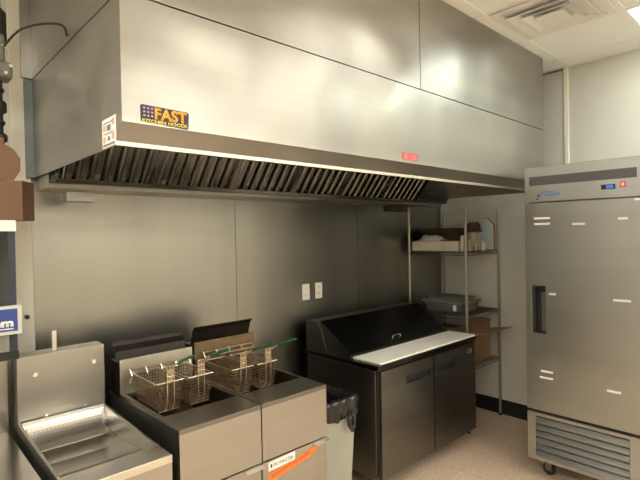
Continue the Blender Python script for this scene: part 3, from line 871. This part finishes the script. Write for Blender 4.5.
for (a, b_) in ((PX0 + .07, PY0 + .09), (PX1 - .12, PY0 + .26), (PX0 + .07, PY1 - .09), (PX1 - .07, PY1 - .09)):
    caster(pr, a, b_, .1345, .042)

# ================================================================== SHELVING UNIT
SX0, SX1, SY0, SY1 = 3.673, 4.250, 2.119, 2.705
su = thing('wire_shelving', 'grey wire shelving unit in the corner behind the prep table', 'shelf', ((SX0 + SX1) / 2, (SY0 + SY1) / 2, 0))
for (a, b_) in ((SX0, SY0), (SX1, SY0), (SX0, SY1), (SX1, SY1)):
    m = MB().tube([(a, b_, .02), (a, b_, 1.925)], .0125, 12)
    po = m.build('post', mat('post_grey', (.42, .40, .34), .35, .9), su)
    MB().lathe([(.019, 0), (.019, .008), (.008, .012), (.008, .0195)], (a, b_, 0), 10).build('foot', BLACK, po)
SHZ = (.545, .993, 1.546)
for z in SHZ:
    m = MB()
    for dz_ in (-.001, -.030):
        m.tube([(SX0, SY0, z + dz_), (SX1, SY0, z + dz_), (SX1, SY1, z + dz_), (SX0, SY1, z + dz_)], .0035, 6, closed=True)
    n = 26
    for i in range(1, n):
        xx = SX0 + (SX1 - SX0) * i / n
        m.tube([(xx, SY0, z - .0022), (xx, SY1, z - .0022)], .0018, 4)
    for yy in (SY0 + .15, (SY0 + SY1) / 2, SY1 - .15):
        m.tube([(SX0, yy, z - .007), (SX1, yy, z - .007)], .003, 4)
    for (A, Bp) in (((SX0, SY0), (SX0, SY1)), ((SX0, SY0), (SX1, SY0)), ((SX1, SY0), (SX1, SY1)), ((SX0, SY1), (SX1, SY1))):
        zz = []
        for i in range(37):
            s_ = i / 36
            zz.append((A[0] + (Bp[0] - A[0]) * s_, A[1] + (Bp[1] - A[1]) * s_, z - .004 - (.024 if i % 2 else 0)))
        m.tube(zz, .0016, 4)
    m.build('wire_shelf', GASKETB, su)
zt1, zt2, zt3 = SHZ[2] + .0030, SHZ[1] + .0030, SHZ[0] + .0030

# --- on the top shelf
tag(B('storage_box', mat('box_white', (.62, .58, .50), .6), None, SX0 + .016, 2.335, zt1, 3.86, 2.685, zt1 + .088, .003), 'long low white box at the back of the top shelf, under the cloth', 'box')
tag(B('storage_box', MATS['box_white'], None, SX0 + .016, 2.205, zt1, 3.86, 2.330, zt1 + .088, .003), 'short low white box beside the jar on the top shelf', 'box')
cl = MB(); n = 14
rnd = random.Random(9)
V = []
for i in range(n):
    row = []
    for j in range(n):
        u, v_ = i / (n - 1), j / (n - 1)
        e_ = min(u, 1 - u, v_, 1 - v_)
        h = .002 + min(1, e_ * 5) * (.028 + .030 * math.sin(6 * u + 1.5) * math.sin(5 * v_) + rnd.uniform(0, .016))
        h += .035 * math.exp(-((u - .5) ** 2 + (v_ - .25) ** 2) * 18)
        row.append(cl.bm.verts.new((SX0 + .025 + u * .15 + rnd.uniform(-.004, .004), 2.40 + v_ * .25 + rnd.uniform(-.005, .005), zt1 + .0890 + max(h, .002))))
    V.append(row)
for i in range(n - 1):
    for j in range(n - 1):
        cl.bm.faces.new([V[i][j], V[i + 1][j], V[i + 1][j + 1], V[i][j + 1]])
co = tag(cl.build('crumpled_cloth', CLOTH, None, smooth=True), 'crumpled white cloth on the long white box of the top shelf', 'cloth')
sm = co.modifiers.new('solid', 'SOLIDIFY'); sm.thickness = .0015; sm.offset = 1
tag(B('cardboard_box', CARDD, None, 3.875, 2.32, zt1, 4.16, 2.675, zt1 + .205, .002), 'dark brown carton behind the white boxes on the top shelf', 'box')
tag(MB().lathe([(.018, 0), (.020, .004), (.020, .125), (.012, .132), (.012, .14)], (3.700, 2.165, zt1), 14).build('spray_can', mat('can_white', (.60, .57, .50), .4), None, smooth=False), 'slim white tube standing at the front corner of the top shelf', 'bottle')
jr = thing('storage_jar', 'large cloudy jar with a wide dark lid on the top shelf', 'jar', (3.960, 2.205, zt1))
MB().lathe([(.058, 0), (.064, .01), (.064, .10), (.058, .135), (.050, .150), (.050, .165)], (3.960, 2.205, zt1), 20).build('jar_body', JARM, jr, smooth=False)
MB().lathe([(.076, 0), (.078, .004), (.076, .016), (.060, .020), (.062, .055), (.045, .085), (.04, .088)], (3.960, 2.205, zt1 + .1655), 20).build('lid', CARDD, jr)
for i, (x_, y_, h_, r_, l_) in enumerate(((3.875, 2.137, .055, .014, 'shortest pale bottle at the front of the jar'), (3.965, 2.118, .085, .015, 'pale bottle with white cap in front of the blue board'), (4.05, 2.150, .070, .018, 'squat amber bottle nearest the pale blue board'), (3.79, 2.15, .10, .013, 'thin pale bottle next to the white tube'))):
    t = thing('condiment_bottle', l_ + ', on the top shelf', 'bottle', (x_, y_, zt1), 'small bottles on the top shelf')
    MB().lathe([(r_, 0), (r_, h_ * .65), (r_ * .5, h_ * .8)], (x_, y_, zt1), 12).build('bottle_body', AMBER if i != 1 else WHITE, t)
    MB().lathe([(r_ * .55, h_ * .8 + .0003), (r_ * .55, h_)], (x_, y_, zt1), 12).build('cap', WHITE, t)
bbm = MB().prism([(2.145, 0), (2.335, 0), (2.335, .27), (2.315, .285), (2.200, .285), (2.145, .225)], 'x', 4.196, 4.206)
bb = bbm.build('plastic_board', BLUEB, None); bb.location.z = zt1
tag(bb, 'pale blue board with clipped corners standing on the top shelf', 'board')
bbm = MB().prism([(2.130, 0), (2.31, 0), (2.31, .28), (2.195, .292), (2.130, .235)], 'x', 4.212, 4.219)
b2 = bbm.build('cardboard_sheet', CARDL, None); b2.location.z = zt1
tag(b2, 'brown cardboard sheet standing behind the pale blue board', 'cardboard')

# --- on the middle shelf
def tub(z, lidc, label):
    t = thing('storage_tub', label, 'tub', (3.90, 2.37, z), 'grey storage tubs')
    x0, x1, y0, y1, h = 3.735, 4.05, 2.205, 2.59, .085
    m = MB()
    A = [(x0 + .02, y0 + .02, z), (x1 - .02, y0 + .02, z), (x1 - .02, y1 - .02, z), (x0 + .02, y1 - .02, z)]
    Bq = [(x0, y0, z + h), (x1, y0, z + h), (x1, y1, z + h), (x0, y1, z + h)]
    V = [[m.bm.verts.new(p) for p in r_] for r_ in (A, Bq)]
    for i in range(4): m.bm.faces.new([V[0][i], V[0][(i + 1) % 4], V[1][(i + 1) % 4], V[1][i]])
    m.bm.faces.new(V[0][::-1]); m.bm.faces.new(V[1])
    m.build('tub_body', TUB, t, .008)
    MB().box(x0 - .014, y0 - .014, z + h + .0003, x1 + .014, y1 + .014, z + h + .016).build('lid', lidc, t, .004)
    return t
tb = tub(zt2, mat('grey_lid', (.20, .20, .17), .45), 'lidded grey storage tub with white tag on the middle shelf')
B('tag', PAPER, tb, 3.7305, 2.255, zt2 + .022, 3.7335, 2.287, zt2 + .075)
tr_ = MB().box(3.76, 2.24, 0, 4.03, 2.56, .006)
for (a, b_, c, d_) in ((3.76, 2.24, 3.766, 2.56), (4.024, 2.24, 4.03, 2.56), (3.766, 2.24, 4.024, 2.246), (3.766, 2.554, 4.024, 2.56)):
    tr_.box(a, b_, .006, c, d_, .03)
to = tr_.build('steel_tray', TUB, None, .001); to.location.z = zt2 + .1015
tag(to, 'shallow grey tray on top of the lidded tub', 'tray')

# --- on the lower shelf
carton('cardboard_box', 'open brown cardboard box with splayed flaps on the lower shelf beside the prep table', 'box', .46, .25, .270, CARDL, (3.955, 2.30, zt3), 0,
       (('f', R(80), .22), ('l', R(60), .12), ('r', R(12), .09)))
carton('cardboard_box', 'brown cardboard box at the back of the lower shelf, by the steel wall', 'box', .46, .24, .250, CARD, (3.955, 2.56, zt3), 0,
       (('l', R(45), .14),))

# ================================================================== TALL FRIDGE
FX, FY0, FY1, FZ = 3.317, 0.735, 1.455, 2.152
fr = thing('reach_in_fridge', 'tall single door stainless reach in refrigerator on the right', 'refrigerator', (3.7, 1.1, 0))
B('cabinet_body', STEEL_F, fr, FX + .062, FY0 + .003, .135, 4.10, FY1 - .003, FZ - .002, .003)
B('header_panel', STEEL_F, fr, FX, FY0, 1.912, FX + .06, FY1, FZ, .003)
gr = lab(B('header_vent', mat('vent_grey', (.10, .10, .105), .5, .3), fr, FX - .0025, 0.785, 2.026, FX - .0002, 1.422, 2.086), 'dark grey vent strip')
# logo
pts = [(1.289 + .068 * math.cos(a) + .010 * math.sin(a), 1.966 + .016 * math.sin(a) + .004 * math.cos(a)) for a in [2 * math.pi * k / 28 for k in range(28)]]
lg = lab(MB().prism(pts, 'x', FX - .0015, FX - .0002).build('makers_badge', LBLUE, fr), 'oval blue maker badge')
text('atosa', 'lettering', DOT, lg, (FX - .0015, 1.338, 1.960), (0, -1, 0), (0, 0, 1), .095, .014)
lab(B('badge_mark', BLACKP, fr, FX - .0015, 1.350, 1.950, FX - .0002, 1.366, 1.962), 'small dark mark')
MB().tube([(FX, 1.368, 1.932), (FX - .004, 1.368, 1.932)], .006, 10).build('lock', CHROME, fr)
dp = B('control_panel', BLACKP, fr, FX - .004, .898, 1.966, FX - .0002, .976, 1.996, .001)
B('display', LCD, dp, FX - .0046, .908, 1.970, FX - .004, .948, 1.992)
sw = B('power_switch', RED, fr, FX - .005, .842, 1.974, FX - .0002, .872, 2.006, .001)
B('switch_light', LED, sw, FX - .0066, .850, 1.982, FX - .005, .864, 1.998)
# door with recessed pull
hy0, hy1, hz0, hz1 = 1.322, 1.412, 1.015, 1.340
dm = MB(); plate_hole(dm, FY0 + .001, .482, FY1, 1.905, [(hy0, hz0, hy1, hz1)], 'x', FX, FX + .055)
fd = dm.build('door', STEEL_F, fr, .002)
m = MB().box(FX + .040, hy0, hz0, FX + .0545, hy1, hz1)
m.box(FX - .001, hy1 - .022, hz0 + .0005, FX + .040, hy1 - .0005, hz1 - .0005)
m.box(FX - .001, hy0 + .0005, hz1 - .010, FX + .04, hy1 - .0225, hz1 - .0005).box(FX - .001, hy0 + .0005, hz0 + .0005, FX + .04, hy1 - .0225, hz0 + .008)
m.build('handle_recess', BLACKP, fd)
B('handle_plate', mat('grey_pull', (.16, .16, .15), .4, .6), fd, FX + .028, hy0 + .0008, hz0 + .012, FX + .0395, hy0 + .038, hz1 - .045)
lab(B('rating_tag', PAPER, fr, FX - .001, .755, 1.888, FX - .0001, .80, 1.900), 'small white tag')
for (ya, yb_, z_) in ((1.287, 1.393, 1.801), (1.287, 1.393, 1.763), (1.071, 1.149, 1.757), (.833, .886, 1.783), (1.254, 1.299, 1.290), (.822, .917, 1.282), (1.279, 1.358, .758), (1.279, 1.366, .715), (.879, .956, .714)):
    MB().box(FX - .001, ya, z_ - .007, FX - .0001, yb_, z_ + .007).build('sticker', PAPER, fr)
# base grille
plate = MB(); plate_hole(plate, FY0, .135, FY1, .462, [(.835, .160, 1.398, .440)], 'x', FX, FX + .05)
bp_ = plate.build('base_panel', STEEL_F, fr, .001)
B('grille_backing', BLACK, bp_, FX + .040, .836, .161, FX + .049, 1.397, .439)
for k in range(6):
    z_ = .168 + k * .0455
    MB().prism([(FX - .010, z_ - .002), (FX + .016, z_ + .031), (FX + .020, z_ + .031), (FX - .002, z_ - .006)], 'y', .8365, 1.3965).build('louver', STEEL_F, bp_)
B('door_gap_strip', SHADOWGAP, fr, FX + .012, FY0 + .01, .4625, FX + .06, FY1 - .004, .4815)  # dark strip paints the shade of the gap under the door
for (a, b_) in ((FX + .12, FY1 - .10), (FX + .12, FY0 + .10), (4.02, FY1 - .09), (4.02, FY0 + .09)):
    caster(fr, a, b_, .1345, .043)
